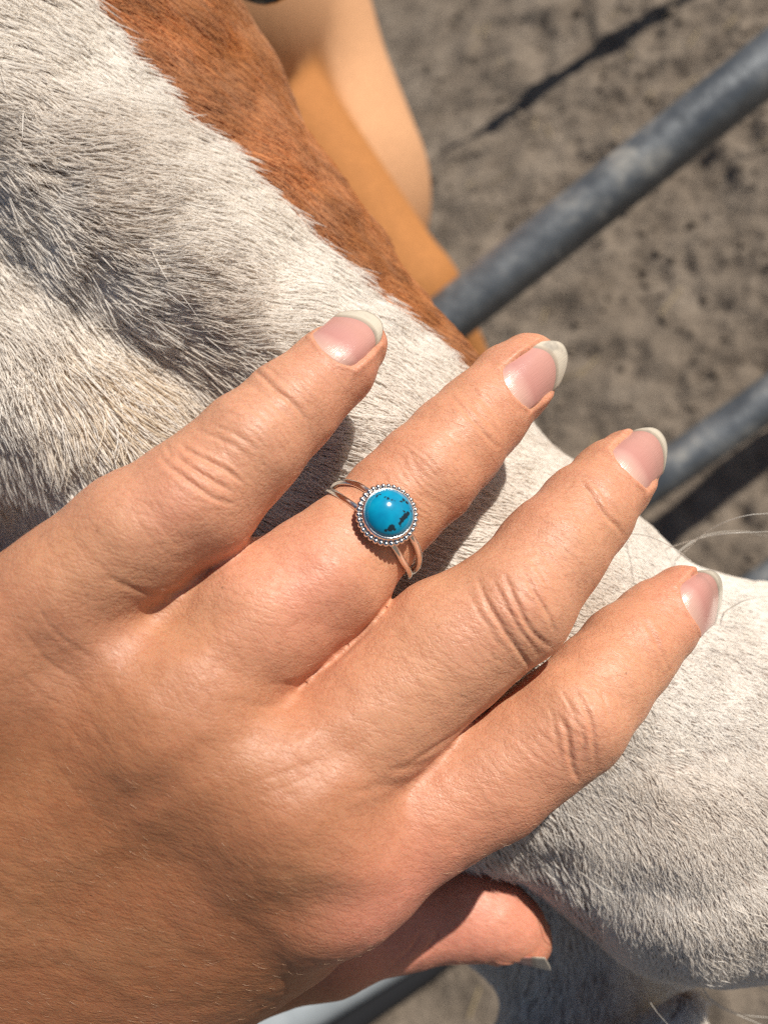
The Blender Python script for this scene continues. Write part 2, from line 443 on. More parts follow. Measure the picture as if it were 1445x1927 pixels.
def grow(n_hair, V, F, weight):
    tri = np.concatenate([F[:, [0, 1, 2]], F[:, [0, 2, 3]]])
    A = np.cross(V[tri[:, 1]] - V[tri[:, 0]], V[tri[:, 2]] - V[tri[:, 0]]); ar = np.linalg.norm(A, axis=1)
    ar = ar * weight[tri].mean(1)
    t = rng.choice(len(tri), n_hair, p=ar / ar.sum())
    r1 = np.sqrt(rng.random(n_hair)); r2 = rng.random(n_hair)
    bw = np.stack([1 - r1, r1 * (1 - r2), r1 * r2], 1)
    root = (V[tri[t]] * bw[..., None]).sum(1)
    return root, nrm(A[t])
wv = smooth01(((N_ * nrm(-V)).sum(1) + .45) * 3)
inframe = (qx > -260) & (qx < 1700) & (qy > -220) & (qy < 2200)
wv = wv * inframe * (1 + .7 * smooth01((qx - 850) / 300)) * np.where((qx > 250) & (qy > 1150) & (qx + qy * -.2 < 780), .25, 1)
NH = 260000
root, rn = grow(NH, V, F, wv)
vn = normals(mesh_from('tmp', V, F)); kd = kdtree.KDTree(len(V) // 4 + 1)
for i, v in enumerate(V[::4]): kd.insert(v, i)
kd.balance()
near = np.array([kd.find(v)[1] for v in root]); rn = nrm(vn[::4][near] + .2 * rn)
hx, hy = px_of(root)
cmk = chest_mask(hx, hy, 10 * noise3(root, 400, 41) + 7 * noise3(root, 150, 42) + rng.normal(0, 4, NH))
is_ch = cmk > 0
ang = flow_angle(hx, hy) + .18 * noise3(root, 60, 43) + .22 * noise3(root, 240, 44)
stray = rng.random(NH) < .025
ang += rng.normal(0, .16, NH) * (1 + .9 * smooth01((hx - 850) / 300)) + stray * rng.normal(0, .32, NH)
t3 = np.stack([np.cos(ang), -np.sin(ang), np.zeros(NH)], 1); t3 = nrm(t3 - rn * (t3 * rn).sum(1)[:, None])
# length by region (metres)
def blob(qx, qy, x, y, r): return np.exp(-((qx - x) ** 2 + (qy - y) ** 2) / r ** 2)
ln = .0062 + .0042 * blob(hx, hy, 120, 760, 330) + .001 * blob(hx, hy, 350, 520, 260) - .0036 * smooth01((hx - 850) / 350) - .0016 * smooth01((cmk + 130) / 120)
ln *= .7 + .6 * rng.random(NH)
lift = (.13 + .14 * rng.random(NH) + .07 * noise3(root, 160, 45)) + stray * .12 * rng.random(NH)
lift *= 1 - .45 * is_ch
lift *= 1 - .5 * smooth01((hx - 850) / 400)
K = 6
s = np.linspace(0, 1, K)
bend = rng.normal(0, .12, NH)
side3 = np.cross(rn, t3)
pts = root[:, None] + ln[:, None, None] * (t3[:, None] * s[None, :, None] + rn[:, None] * (lift[:, None] * (s * (1.35 - .55 * s))[None])[..., None] + side3[:, None] * (bend[:, None] * (s ** 2)[None])[..., None])
# tufts: tips lean to their tuft's lead hair
lead = rng.choice(NH, NH // 14, replace=False)
kd2 = kdtree.KDTree(len(lead))
for i, v in enumerate(root[lead]): kd2.insert(v, i)
kd2.balance()
ld = lead[np.array([kd2.find(v)[1] for v in root])]
cl = (.30 + .25 * rng.random(NH)) * (~stray) * (is_ch == is_ch[ld]) * (1 - .5 * is_ch) * (1 - .85 * smooth01((hx - 850) / 300))
off = pts[ld] - pts
pts = pts + off * (cl[:, None] * (s ** 1.6)[None])[..., None]
rad0 = (.000058 + .00004 * rng.random(NH))
rad0 *= 1 - .2 * smooth01((hx - 850) / 300)
radii = rad0[:, None] * np.array([.9, 1, 1, .9, .65, .22])[None]
v1 = rng.random(NH)
white = np.array([.885, .84, .78]); grey = np.array([.66, .575, .49]); tan = np.array([.74, .60, .43])
mixg = np.clip(.20 + .45 * noise3(root, 60, 46) + .5 * (v1 - .5), 0, 1)[:, None]
colr = white * (1 - mixg) + grey * mixg
tn = (np.clip(.9 * blob(hx, hy, 190, 720, 130) + .25 * noise3(root, 50, 47), 0, 1) * (rng.random(NH) < .45))[:, None]; colr = colr * (1 - tn) + tan * tn
ch = np.array([.49, .195, .060]) * (1 + .7 * (rng.random((NH, 1)) - .5)) * (1 + .2 * noise3(root, 120, 48)[:, None])
far_ch = smooth01((cmk - 150) / 120)[:, None]; ch = ch * (1 - far_ch) + np.array([.46, .215, .085]) * far_ch
colr = np.where(is_ch[:, None], ch, colr)
hc = bpy.data.hair_curves.new('coat'); hc.add_curves([K] * NH)
hc.points.foreach_set('position', hfr.to(pts.reshape(-1, 3)).astype(np.float32).ravel())
hc.points.foreach_set('radius', radii.astype(np.float32).ravel())
ca_ = hc.attributes.new('hair_colour', 'FLOAT_COLOR', 'CURVE')
ca_.data.foreach_set('color', np.concatenate([colr, np.ones((NH, 1))], 1).astype(np.float32).ravel())
m = NT('horse_hair'); m.t.nodes.remove(m.p)
hcol = m.attr('hair_colour', 'Color')
df = m.n('BsdfDiffuse'); tr = m.n('BsdfTranslucent'); gl = m.n('BsdfHair', component='Reflection')
for nd in (df, tr): m.l(hcol, nd.inputs['Color'])
gl.inputs['Color'].default_value = (1, .97, .93, 1); gl.inputs['RoughnessU'].default_value = .22; gl.inputs['RoughnessV'].default_value = .5; gl.inputs['Offset'].default_value = -.05
mx1 = m.n('MixShader'); mx1.inputs[0].default_value = .32; m.l(df.outputs[0], mx1.inputs[1]); m.l(tr.outputs[0], mx1.inputs[2])
mx2 = m.n('MixShader'); mx2.inputs[0].default_value = .07; m.l(mx1.outputs[0], mx2.inputs[1]); m.l(gl.outputs[0], mx2.inputs[2])
m.l(mx2.outputs[0], m.out.inputs[0])
M_hair = m.m
coat = bpy.data.objects.new('coat', hc); col.objects.link(coat); hc.materials.append(M_hair); coat.parent = horse; coat['kind'] = 'stuff'

# whiskers and eye
m = NT('whisker'); m.set(Base_Color=(.62, .58, .52, 1), Roughness=.35); M_wh = m.m
def whisker(pts, r=.00011):
    q = spline([P(*p) for p in pts], 14); V_, F_ = tube(q, np.linspace(r, r * .35, 14), 6)
    obj('whisker', mesh_from('whisker', hfr.to(V_), F_), M_wh, horse)
for w_ in [[(1165, 1003, .160), (1215, 1008, .150), (1265, 1030, .142), (1300, 1056, .138)], [(1270, 1055, .165), (1330, 1000, .155), (1395, 972, .15), (1460, 965, .15)],
           [(1260, 1050, .168), (1320, 1010, .18), (1390, 1000, .19), (1450, 1010, .2)], [(1300, 1075, .165), (1350, 1110, .16), (1395, 1150, .16), (1410, 1175, .16)],
           [(1330, 1120, .165), (1390, 1120, .165), (1450, 1105, .165)], [(1350, 1160, .16), (1400, 1130, .15), (1460, 1120, .15)],
           [(1200, 1815, .165), (1208, 1860, .16), (1232, 1900, .155), (1262, 1935, .15)], [(1322, 1858, .17), (1345, 1890, .17), (1400, 1915, .17), (1460, 1940, .17)],
           [(1330, 1875, .172), (1360, 1895, .172), (1400, 1910, .175), (1450, 1915, .175)], [(1395, 1835, .17), (1420, 1852, .168), (1460, 1875, .168)],
           [(1235, 1040, .17), (1290, 1020, .16), (1360, 1005, .15), (1450, 1000, .15)], [(1090, 1640, .15), (1130, 1670, .146), (1155, 1680, .146)]]:
    whisker(w_)
m = NT('dark_eye'); m.set(Base_Color=(.008, .006, .005, 1), Roughness=.08); M_eye = m.m
import bmesh
bm = bmesh.new(); bmesh.ops.create_uvsphere(bm, u_segments=24, v_segments=14, radius=.012)
eme = bpy.data.meshes.new('eye'); bm.to_mesh(eme); bm.free()
ev = coords(eme) + hfr.to(P(492, -97, .205)); eme.vertices.foreach_set('co', ev.astype(np.float32).ravel())
obj('eye', eme, M_eye, horse)

# ------------------------------------------------------------------ hand
FING = {   # photo x, y, depth (m), radius (photo px)
 'pinky': [(-40, 1245, .1105, 150), (120, 1120, .1105, 128), (255, 1008, .1110, 122), (370, 940, .1125, 123), (470, 842, .1140, 106), (550, 765, .1175, 92), (630, 690, .1215, 79), (670, 650, .1245, 62)],
 'ring': [(330, 1330, .1125, 130), (490, 1168, .1165, 136), (617, 1078, .1195, 122), (660, 1030, .1208, 108), (697, 998, .1220, 100), (740, 950, .1232, 101), (800, 893, .1245, 101), (855, 835, .1275, 95), (905, 783, .1310, 87), (965, 720, .1350, 78), (992, 692, .1370, 67)],
 'middle': [(545, 1490, .1140, 142), (720, 1330, .1185, 132), (845, 1215, .1200, 129), (963, 1137, .1195, 117), (1035, 1040, .1235, 104), (1102, 962, .1280, 92), (1150, 905, .1325, 78), (1180, 872, .1350, 66)],
 'index': [(645, 1632, .1195, 136), (770, 1540, .1210, 124), (925, 1463, .1220, 114), (1073, 1352, .1220, 111), (1125, 1290, .1250, 99), (1180, 1227, .1290, 92), (1235, 1172, .1330, 79), (1283, 1124, .1355, 63)],
}
FING = {k: [(x, y, d, r * (.965 if i > 2 else 1)) for i, (x, y, d, r) in enumerate(v)] for k, v in FING.items()}
THUMB = [(150, 1930, .166, 150), (420, 1822, .163, 100), (620, 1765, .162, 94), (760, 1727, .166, 83), (870, 1715, .167, 79), (930, 1728, .166, 66), (970, 1752, .166, 52), (991, 1772, .166, 44)]
NAILS = {  # cuticle px, tip px, half width px, bed fraction, roll (deg), depth gain per px of length
 'pinky': ((622, 668), (718, 590), 46, .78, -8), 'ring': ((964, 736), (1064, 660), 47, .76, 4), 'middle': ((1180, 884), (1249, 814), 50, .86, 6), 'index': ((1297, 1148), (1370, 1075), 44, .82, 6)}

def chain(p, pts, k=.0013):
    D = None
    for a, b in zip(pts[:-1], pts[1:]):
        d = cone(p, P(*a[:3]), P(*b[:3]), a[3]/FPX*a[2], b[3]/FPX*b[2])
        D = d if D is None else smin(D, d, k)
    return D
nail_fr = {}
for nm, (c0, c1, hw, bed, roll) in NAILS.items():
    ds = np.linspace(.095, .15, 900); mid = ((c0[0] + c1[0]) / 2, (c0[1] + c1[1]) / 2)
    pr = np.array([P(*c0, d) for d in ds]); f = chain(pr, FING[nm]); d0 = ds[np.argmax(f < 0)]
    pm = np.array([P(c0[0] * .6 + c1[0] * .4, c0[1] * .6 + c1[1] * .4, d) for d in ds]); f = chain(pm, FING[nm]); d1 = ds[np.argmax(f < 0)]
    p0, p1 = P(*c0, d0 + .0001), P(*c1, d0 + (d1 - d0) / .4 * 1.25)
    a = nrm(p1 - p0); L = np.linalg.norm(p1 - p0)
    n = nrm(-p0); n = nrm(n - a * (n @ a)); sd = np.cross(n, a)
    r = math.radians(roll); n, sd = n * math.cos(r) + sd * math.sin(r), sd * math.cos(r) - n * math.sin(r)
    w = hw / FPX * d0; PHI = math.radians(54)
    nail_fr[nm] = dict(p0=p0 - n * .0001, a=a, n=n, s=sd, L=L, w=w, R=w / math.sin(PHI), phi=PHI, bed=bed)
# thumb nail, seen nearly edge-on from below
p0 = P(925, 1795, .1665); p1 = P(1024, 1833, .1650); a = nrm(p1 - p0)
n = nrm(np.array([-.28, -.93, -.30])); n = nrm(n - a * (n @ a))
nail_fr['thumb'] = dict(p0=p0, a=a, n=n, s=np.cross(n, a), L=np.linalg.norm(p1 - p0), w=.0045, R=.0045 / math.sin(.8), phi=.8, bed=.72)
def nail_basis(q, x, y):
    X_, Y_ = x / q['L'], y / q['w']
    return np.stack([1 + 0 * X_, X_, X_ ** 2, Y_, X_ * Y_, Y_ ** 2, X_ * Y_ ** 2, Y_ ** 4], -1)
for nm, q in nail_fr.items():                                      # nail plate: smooth sheet fitted to the fingertip under it
    gx_, gy_ = [g_.ravel() for g_ in np.meshgrid(np.linspace(-.05, .8, 14) * q['L'], np.linspace(-1, 1, 15) * q['w'])]
    gz = np.linspace(.004, -.006, 240)
    pp = q['p0'] + gx_[:, None, None] * q['a'] + gy_[:, None, None] * q['s'] + gz[None, :, None] * q['n']
    f = chain(pp, THUMB if nm == 'thumb' else FING[nm]); first = (f < 0).argmax(1); ok = (f < 0).any(1)
    q['c'] = np.linalg.lstsq(nail_basis(q, gx_[ok], gy_[ok]), gz[first[ok]], rcond=None)[0]
def nail_z(q, x, y):
    xc = np.minimum(x, .62 * q['L']); e_ = .02 * q['L']; f0 = nail_basis(q, xc, y) @ q['c']
    return f0 + (x - xc) * (f0 - nail_basis(q, xc - e_, y) @ q['c']) / e_ * .7 - 6 * (x - xc) ** 2
def u_start(v): return -.02 + .17 * np.abs(v) ** 2.2
def nail_carve(p, q):
    r = p - q['p0'].astype(p.dtype); x = r @ q['a'].astype(p.dtype); y = r @ q['s'].astype(p.dtype); z = r @ q['n'].astype(p.dtype)
    out = np.full(x.shape, .01, p.dtype)
    mk = (np.abs(x - q['L'] * .5) < q['L'] * .9) & (np.abs(y) < q['w'] * 1.5) & (np.abs(z) < .009)
    x, y, z = x[mk].astype(float), y[mk].astype(float), z[mk].astype(float)
    yc = np.clip(y, -q['w'], q['w'])
    zs = nail_z(q, np.clip(x, -.1 * q['L'], 1.1 * q['L']), yc) - .00060
    out[mk] = np.maximum(np.maximum(np.abs(y) - q['w'] * .97, u_start(yc / q['w']) * q['L'] + .0001 - x), zs - z)
    return out

def hand_sdf(p):
    qx = p[..., 0] / -p[..., 2] * FPX + CX; qy = CY + p[..., 1] / p[..., 2] * FPX
    s = (qx - 545) * .61 - (qy - 1285) * .79                      # beyond the webs: positive
    k = .0013 + .0085 * smooth01((5 - s) / 190)
    D = None
    for nm in ('pinky', 'ring', 'middle', 'index'):
        d = chain(p, FING[nm])
        D = d if D is None else smin(D, d, k)
    WR = (-520, 1960)
    palm = None
    for a, b in [((-40, 1250, .1115, 140), (-560, 1750, .119, 260)), ((330, 1335, .1135, 125), (-540, 1850, .131, 240)), ((545, 1495, .1150, 138), (-520, 1950, .153, 240)),
                 ((632, 1632, .1205, 126), (-480, 2100, .165, 250)), ((545, 1705, .1345, 145), (-100, 2060, .164, 240)), ((250, 1320, .126, 200), (-300, 1700, .138, 300)),
                 ((480, 1480, .128, 190), (0, 1800, .150, 260))]:
        d = cone(p, P(*a[:3]), P(*b[:3]), a[3]/FPX*a[2], b[3]/FPX*b[2]); palm = d if palm is None else smin(palm, d, .017)
    palm = palm + .0023
    D = smin(D, palm, .006 * smooth01((60 - s) / 160) + .0015)
    # flesh webs between the finger roots
    for a, b in [((330, 1140, .1160), (450, 1066, .1190))]:
        D = smin(D, cone(p, P(*a), P(*b), .005, .004), .0025)
    th = chain(p, THUMB, .004)
    D = smin(D, th, .004)
    for nm, q in nail_fr.items():
        D = smax(D, -nail_carve(p, q), .0007)
    return D
hh = .00055
lo = np.array([-.085, -.105, -.170]); hi = np.array([.070, .040, -.092])
hn = ((hi - lo) / hh).astype(int)
axs = [lo[i] + hh * np.arange(hn[i]) for i in range(3)]
D = np.empty(hn, np.float32)
for i0 in range(0, hn[0], 24):
    g = np.stack(np.meshgrid(axs[0][i0:i0+24], axs[1], axs[2], indexing='ij'), -1).astype(np.float32)
    D[i0:i0+24] = hand_sdf(g)
D[0], D[-1], D[:, 0], D[:, -1], D[:, :, 0], D[:, :, -1] = (.001,) * 6
V, F = surface_nets(D, lo, hh)
tmp = mesh_from('tmp', V, F); to = bpy.data.objects.new('tmp', tmp); col.objects.link(to)
md = to.modifiers.new('s', 'SMOOTH'); md.factor = .5; md.iterations = 3
md = to.modifiers.new('u', 'SUBSURF'); md.levels = 1
dg = bpy.context.evaluated_depsgraph_get(); me = bpy.data.meshes.new_from_object(to.evaluated_get(dg)); bpy.data.objects.remove(to)
V = coords(me); N_ = normals(me)
qx, qy = px_of(V); facing = smooth01((N_ * nrm(-V)).sum(1) * 4)
PXM = .00008                                                       # metres per photo pixel at the hand
disp = np.zeros(len(V))
def crease(pts, w, depth, lip=.2, taper=True):
    global disp
    pts = np.asarray(pts, float); depth = depth * .42; w = w * .85
    q = pts + 0
    lo_, hi_ = q.min(0) - 6 * w - 10, q.max(0) + 6 * w + 10
    ix = np.nonzero((qx > lo_[0]) & (qx < hi_[0]) & (qy > lo_[1]) & (qy < hi_[1]) & (facing > 0))[0]
    if not len(ix): return
    pl = spline(np.c_[q, np.zeros(len(q))], max(8, 3 * len(q)))[:, :2]
    d, t = poly_dist(qx[ix], qy[ix], pl)
    e = np.sin(np.pi * np.clip(t, .0, 1)) ** .6 if taper else 1
    f = -depth * np.exp(-(d / w) ** 2) + lip * depth * np.exp(-((d - 2.4 * w) / (1.3 * w)) ** 2)
    disp[ix] += f * e * PXM * facing[ix]
def bulge(x, y, r, h, ry=None, rot=0):
    global disp
    c, s_ = math.cos(math.radians(rot)), math.sin(math.radians(rot)); dx, dy = qx - x, qy - y
    u, v = dx * c + dy * s_, -dx * s_ + dy * c
    disp += h * PXM * np.exp(-(u / r) ** 2 - (v / (ry or r)) ** 2) * facing
# knuckle folds (photo pixels)
for pts, w, d in [
  ([(338, 832), (352, 846), (385, 864), (420, 882), (458, 908)], 5, 11), ([(330, 850), (349, 872), (376, 890), (407, 909), (442, 927)], 4.5, 9), ([(302, 857), (316, 876), (345, 898), (376, 921), (407, 940), (445, 950)], 5, 9),
  ([(362, 805), (407, 824), (449, 844), (482, 876)], 4.5, 4), ([(400, 798), (449, 821), (492, 850)], 4, 3.5), ([(420, 770), (470, 795), (515, 832)], 4, 2.5), ([(310, 830), (318, 850), (330, 868)], 4, 3), ([(440, 750), (490, 778), (530, 810)], 4, 2.5),
  ([(468, 688), (500, 714), (520, 735), (541, 750), (562, 772), (582, 797)], 5, 9), ([(480, 675), (530, 712), (570, 752)], 4, 3), ([(455, 712), (500, 745), (545, 785)], 4, 2.5), ([(518, 690), (560, 720), (590, 756)], 4, 2.5),
  ([(846, 742), (862, 758), (881, 781), (902, 803), (918, 824), (940, 846)], 4.5, 8), ([(864, 735), (891, 760), (912, 787), (933, 808), (948, 832)], 4.5, 5), ([(880, 722), (915, 760), (945, 795)], 4, 2.5),
  ([(1090, 900), (1100, 914), (1112, 932), (1129, 957), (1143, 976), (1160, 990), (1171, 1010)], 5, 9), ([(1105, 900), (1130, 925), (1150, 960)], 4, 3), ([(1080, 905), (1060, 925)], 4, 3),
  ([(898, 1085), (905, 1105), (927, 1152), (958, 1201), (989, 1244), (1003, 1264)], 5, 10), ([(945, 1075), (955, 1095), (976, 1146), (1001, 1189), (1040, 1222)], 5, 9), ([(978, 1066), (989, 1085), (1013, 1128), (1032, 1159), (1046, 1192)], 4.5, 7),
  ([(925, 1085), (945, 1125), (972, 1175), (1015, 1235)], 4, 6), ([(1000, 1050), (1030, 1100), (1055, 1150)], 4, 3), ([(880, 1110), (905, 1160), (940, 1215)], 4.5, 3), ([(1010, 1030), (1050, 1085), (1075, 1130)], 4, 2.5),
  ([(1052, 1345), (1066, 1376), (1071, 1416), (1079, 1451), (1090, 1472)], 5, 10), ([(1083, 1298), (1092, 1318), (1109, 1355), (1116, 1401), (1119, 1435)], 5, 9), ([(1092, 1370), (1098, 1395), (1090, 1425)], 4, 6), ([(1132, 1300), (1140, 1330), (1151, 1366), (1150, 1395)], 4.5, 5),
  ([(1055, 1300), (1075, 1335), (1086, 1365)], 4, 4), ([(1035, 1330), (1045, 1380), (1055, 1430)], 4.5, 3), ([(1150, 1275), (1170, 1315), (1178, 1350)], 4, 3),
  ([(1200, 1150), (1213, 1171), (1228, 1192), (1238, 1213), (1249, 1238), (1262, 1266)], 4.5, 7), ([(1220, 1150), (1243, 1180), (1262, 1220)], 4, 3),
  # web ends and back-of-hand folds
  ([(200, 1085), (260, 1112), (330, 1116), (400, 1085)], 6, 6), ([(70, 1140), (110, 1195), (180, 1245)], 5, 3), ([(40, 1180), (90, 1245), (160, 1290)], 5, 2.5), ([(20, 1240), (70, 1300), (140, 1340)], 5, 2),
  ([(510, 1285), (580, 1285), (640, 1255)], 7, 5), ([(440, 1320), (530, 1330), (620, 1310)], 8, 3), ([(535, 1290), (600, 1262), (650, 1222), (700, 1172), (748, 1108)], 6, 12), ([(755, 1448), (840, 1394), (915, 1334), (990, 1266)], 6, 10), ([(768, 1814), (802, 1790), (826, 1752)], 4.5, 8), ([(738, 1816), (772, 1788), (795, 1750)], 4.5, 6), ([(842, 1800), (862, 1770), (872, 1735)], 4.5, 4), ([(730, 1450), (790, 1440), (850, 1405)], 7, 5), ([(640, 1500), (720, 1480), (780, 1470)], 8, 3),
  ([(430, 1490), (500, 1465), (570, 1440), (630, 1425)], 6, 1.5), ([(460, 1510), (540, 1480), (610, 1450)], 5, 1.5), ([(900, 1465), (935, 1500), (955, 1550)], 7, 1.5),
]: crease(pts, w, d)
r0 = random.Random(3)
def arcs(x, y, ax, n, span, half, w, d, bow=.18):
    """fine transverse skin lines across a finger: centre, axis dir, count, spread along axis, half length"""
    a = np.array(ax, float); a /= np.hypot(*a); b = np.array([-a[1], a[0]])
    for i in range(n):
        u = (i / (n - 1) - .5) * span + r0.uniform(-.3, .3) * span / n; hl = half * r0.uniform(.55, 1); o_ = r0.uniform(-.25, .25) * half
        crease([np.array([x, y]) + a * (u - bow * hl * (abs(t) ** 2) * np.sign(u + .01) + r0.uniform(-2, 2)) + b * (t * hl + o_) for t in (-1, -.5, 0, .5, 1)], r0.uniform(2.6, 3.8), d * r0.uniform(.6, 1.3))
arcs(800, 893, (.72, -.69), 15, 170, 80, 3.5, 2.4); arcs(470, 842, (.75, -.66), 12, 190, 85, 3.5, 1.6); arcs(600, 720, (.75, -.66), 7, 90, 55, 3, 1.5)
arcs(985, 1120, (.68, -.73), 13, 240, 85, 3.5, 1.8); arcs(1100, 1335, (.67, -.74), 14, 260, 80, 3.5, 1.8); arcs(930, 760, (.72, -.69), 8, 90, 60, 3, 1.6); arcs(1125, 935, (.68, -.73), 7, 100, 55, 3, 1.5); arcs(1230, 1195, (.67, -.74), 7, 100, 55, 3, 1.5)
arcs(640, 1060, (.70, -.71), 6, 130, 85, 4, 1.0); arcs(860, 1220, (.69, -.72), 9, 200, 95, 4, 1.0); arcs(940, 1455, (.70, -.71), 9, 200, 85, 4, 1.0); arcs(350, 945, (.76, -.65), 9, 180, 85, 4, 1.2)
arcs(250, 1330, (.80, -.60), 14, 420, 110, 4, .8, .05); arcs(560, 1560, (.72, -.69), 12, 300, 90, 4, .8, .05)
# bony bumps, tendons and dips of the back of the hand
bulge(690, 1655, 60, 9); bulge(590, 1708, 100, -12, 42, -10); bulge(580, 1790, 110, 8, 60, -25)
bulge(570, 1455, 130, -9, 50, -25); bulge(330, 1180, 110, -8, 40, -20); bulge(420, 1390, 160, -3, 60, -25); bulge(250, 1450, 260, 6, 50, -30)
bulge(100, 1260, 80, -4, 45, 30); bulge(330, 1640, 240, -3, 70, -20); bulge(250, 1560, 200, 6, 45, -25)
bulge(330, 960, 80, 8, 60, -40); bulge(610, 1090, 60, 6); bulge(960, 1150, 60, 4); bulge(1075, 1370, 60, 4)
for nm, q in nail_fr.items():                                      # raised skin fold round each nail
    r_ = V - q['p0']; x = r_ @ q['a'] / q['L']; y = r_ @ q['s'] / q['w']; z = r_ @ q['n']
    dd = np.maximum(np.abs(y) - 1.0, (u_start(np.clip(y, -1, 1)) - x) * q['L'] / q['w'])
    disp += .00022 * np.exp(-((dd - .12) / .14) ** 2) * (x < .85) * (z > -.004) * (np.abs(x) < 2)
disp += .00012 * noise3(V, 260, 51) + .00006 * noise3(V, 620, 52)
V = V + N_ * disp[:, None]
pfr = frame_for(P(545, 1285, .118), nrm(np.array([.72, .69, -.12])), np.array([0, 0, 1.]))
Vl = pfr.to(V); me.vertices.foreach_set('co', Vl.astype(np.float32).ravel()); me.update()
me.polygons.foreach_set('use_smooth', np.ones(len(me.polygons), bool))
red = np.zeros(len(V))
for x, y, r, a in [(680, 640, 90, .8), (1000, 690, 90, .7), (1200, 860, 85, .6), (1290, 1130, 85, .8), (330, 960, 90, .55), (400, 870, 60, .3), (590, 1080, 110, .6), (900, 1190, 90, .3), (560, 1190, 120, .35), (1080, 1390, 80, .25),
                   (900, 1720, 190, 1.4), (720, 1780, 130, .9), (820, 1460, 60, .2), (450, 1060, 60, .6), (990, 1130, 60, .3), (780, 880, 100, .25), (1020, 920, 120, .2)]:
    red += a * np.exp(-((qx - x) ** 2 + (qy - y) ** 2) / r ** 2)
tanm = smooth01((1500 - qx * .75 - (1927 - qy) * 1.1) / 1000)
attr(me, 'red', np.clip(red, 0, 1.4)); attr(me, 'tan', tanm)
m = NT('skin'); p_ = m.p
base = m.mix(m.attr('tan'), (.59, .292, .172), (.345, .142, .064))
base = m.mix(m.math('MULTIPLY', m.attr('red'), .75), base, (.64, .26, .175))
oc = m.objc()
mott = m.noise(oc, 90, 4, .6); base = m.mix(m.ramp(mott, [(.38, (.18, .18, .18)), (.62, (0, 0, 0))]), base, m.mix(.5, base, (.50, .17, .10)))
def streak(rot, sx, scale):                                        # fine skin lines running one way
    tc = m.n('TexCoord'); a_ = m.n('Mapping'); a_.inputs['Rotation'].default_value = (0, 0, math.radians(rot)); b_ = m.n('Mapping'); b_.inputs['Scale'].default_value = (sx, 1, 1)
    m.l(tc.outputs['Object'], a_.inputs['Vector']); m.l(a_.outputs[0], b_.inputs['Vector'])
    f = m.noise(b_.outputs[0], scale, 3, .6)
    return m.ramp(m.math('ABSOLUTE', m.math('SUBTRACT', f, .5)), [(0, (0, 0, 0)), (.07, (1, 1, 1))])
v1_, v2_, v3_ = streak(63, .22, 800), streak(100, .25, 1000), streak(20, .3, 1300)
h1 = m.math('ADD', m.math('ADD', m.math('MULTIPLY', v1_, .45), m.math('MULTIPLY', v2_, .35)), m.math('MULTIPLY', v3_, .2))
fk = m.n('TexVoronoi', feature='F1'); fk.inputs['Scale'].default_value = 210; m.l(oc, fk.inputs['Vector'])
fkm = m.math('MULTIPLY', m.math('LESS_THAN', m.math('ADD', fk.outputs['Distance'], m.math('MULTIPLY', m.noise(oc, 1500), .06)), .075), m.math('GREATER_THAN', m.noise(oc, 40), .56))
base = m.mix(m.math('MULTIPLY', fkm, .5), base, (.20, .075, .04))
vm = m.noise(m.objc((.35, 1, 1)), 38, 3, .5); base = m.mix(m.ramp(vm, [(.52, (0, 0, 0)), (.66, (.14, .14, .14))]), base, (.43, .24, .19))
yl = m.noise(oc, 55, 3, .55); base = m.mix(m.ramp(yl, [(.5, (0, 0, 0)), (.7, (.16, .16, .16))]), base, (.60, .34, .17))
pat = m.ramp(m.noise(oc, 70, 3), [(.3, (.55, .55, .55)), (.7, (1, 1, 1))])
fn = m.noise(oc, 4200, 4, .65)
nb = m.bump(m.math('MULTIPLY', h1, pat), .52, .00014); nb = m.bump(fn, .30, .00012, nb)
m.l(nb, p_.inputs['Normal'])
dark = m.ramp(h1, [(.2, (.90, .83, .80)), (.8, (1, 1, 1))])
m.l(m.mix(1., base, dark, 'MULTIPLY'), p_.inputs['Base Color'])
m.set(Roughness=.5, Specular_IOR_Level=.42, Subsurface_Weight=.35, Subsurface_Scale=.0016)
p_.inputs['Subsurface Radius'].default_value = (1, .36, .18)
m.l(m.ramp(m.noise(oc, 700, 3), [(.3, (.37, .37, .37)), (.7, (.57, .57, .57))]), p_.inputs['Roughness'])
person = obj('person', me, m.m, fr=pfr)
tag(person, 'tanned left hand with bare fingernails laid over the horse nose', 'person')

# downy hairs on the back of the hand
me_v = Vl; w_ = facing * smooth01((pfr.o[2] * 0 + 1350 - qx + .35 * (qy - 900)) / 300) * (qx > -200)
fq = np.empty(len(me.loops), np.int32); me.loops.foreach_get('vertex_index', fq)
hr, hn_ = grow(1300, V, fq.reshape(-1, 4), w_)
nh = len(hr); an = rng.normal(-.35, .45, nh); hd = np.stack([np.cos(an), np.sin(an), 0 * an], 1); hd = nrm(hd - hn_ * (hd * hn_).sum(1)[:, None])
hl = (.0006 + .0007 * rng.random(nh))[:, None, None]; s4 = np.linspace(0, 1, 4)
hp = hr[:, None] + hl * (hd[:, None] * s4[None, :, None] + hn_[:, None] * (.28 * s4 * (1.2 - .7 * s4))[None, :, None])
dc = bpy.data.hair_curves.new('down'); dc.add_curves([4] * nh)
dc.points.foreach_set('position', pfr.to(hp.reshape(-1, 3)).astype(np.float32).ravel())
dc.points.foreach_set('radius', np.tile(np.array([.000009, .000009, .000007, .000003], np.float32), nh))
m = NT('downy_hair'); m.set(Base_Color=(.62, .42, .27, 1), Roughness=.35); dc.materials.append(m.m)
down = bpy.data.objects.new('down', dc); col.objects.link(down); down.parent = person; down['kind'] = 'stuff'

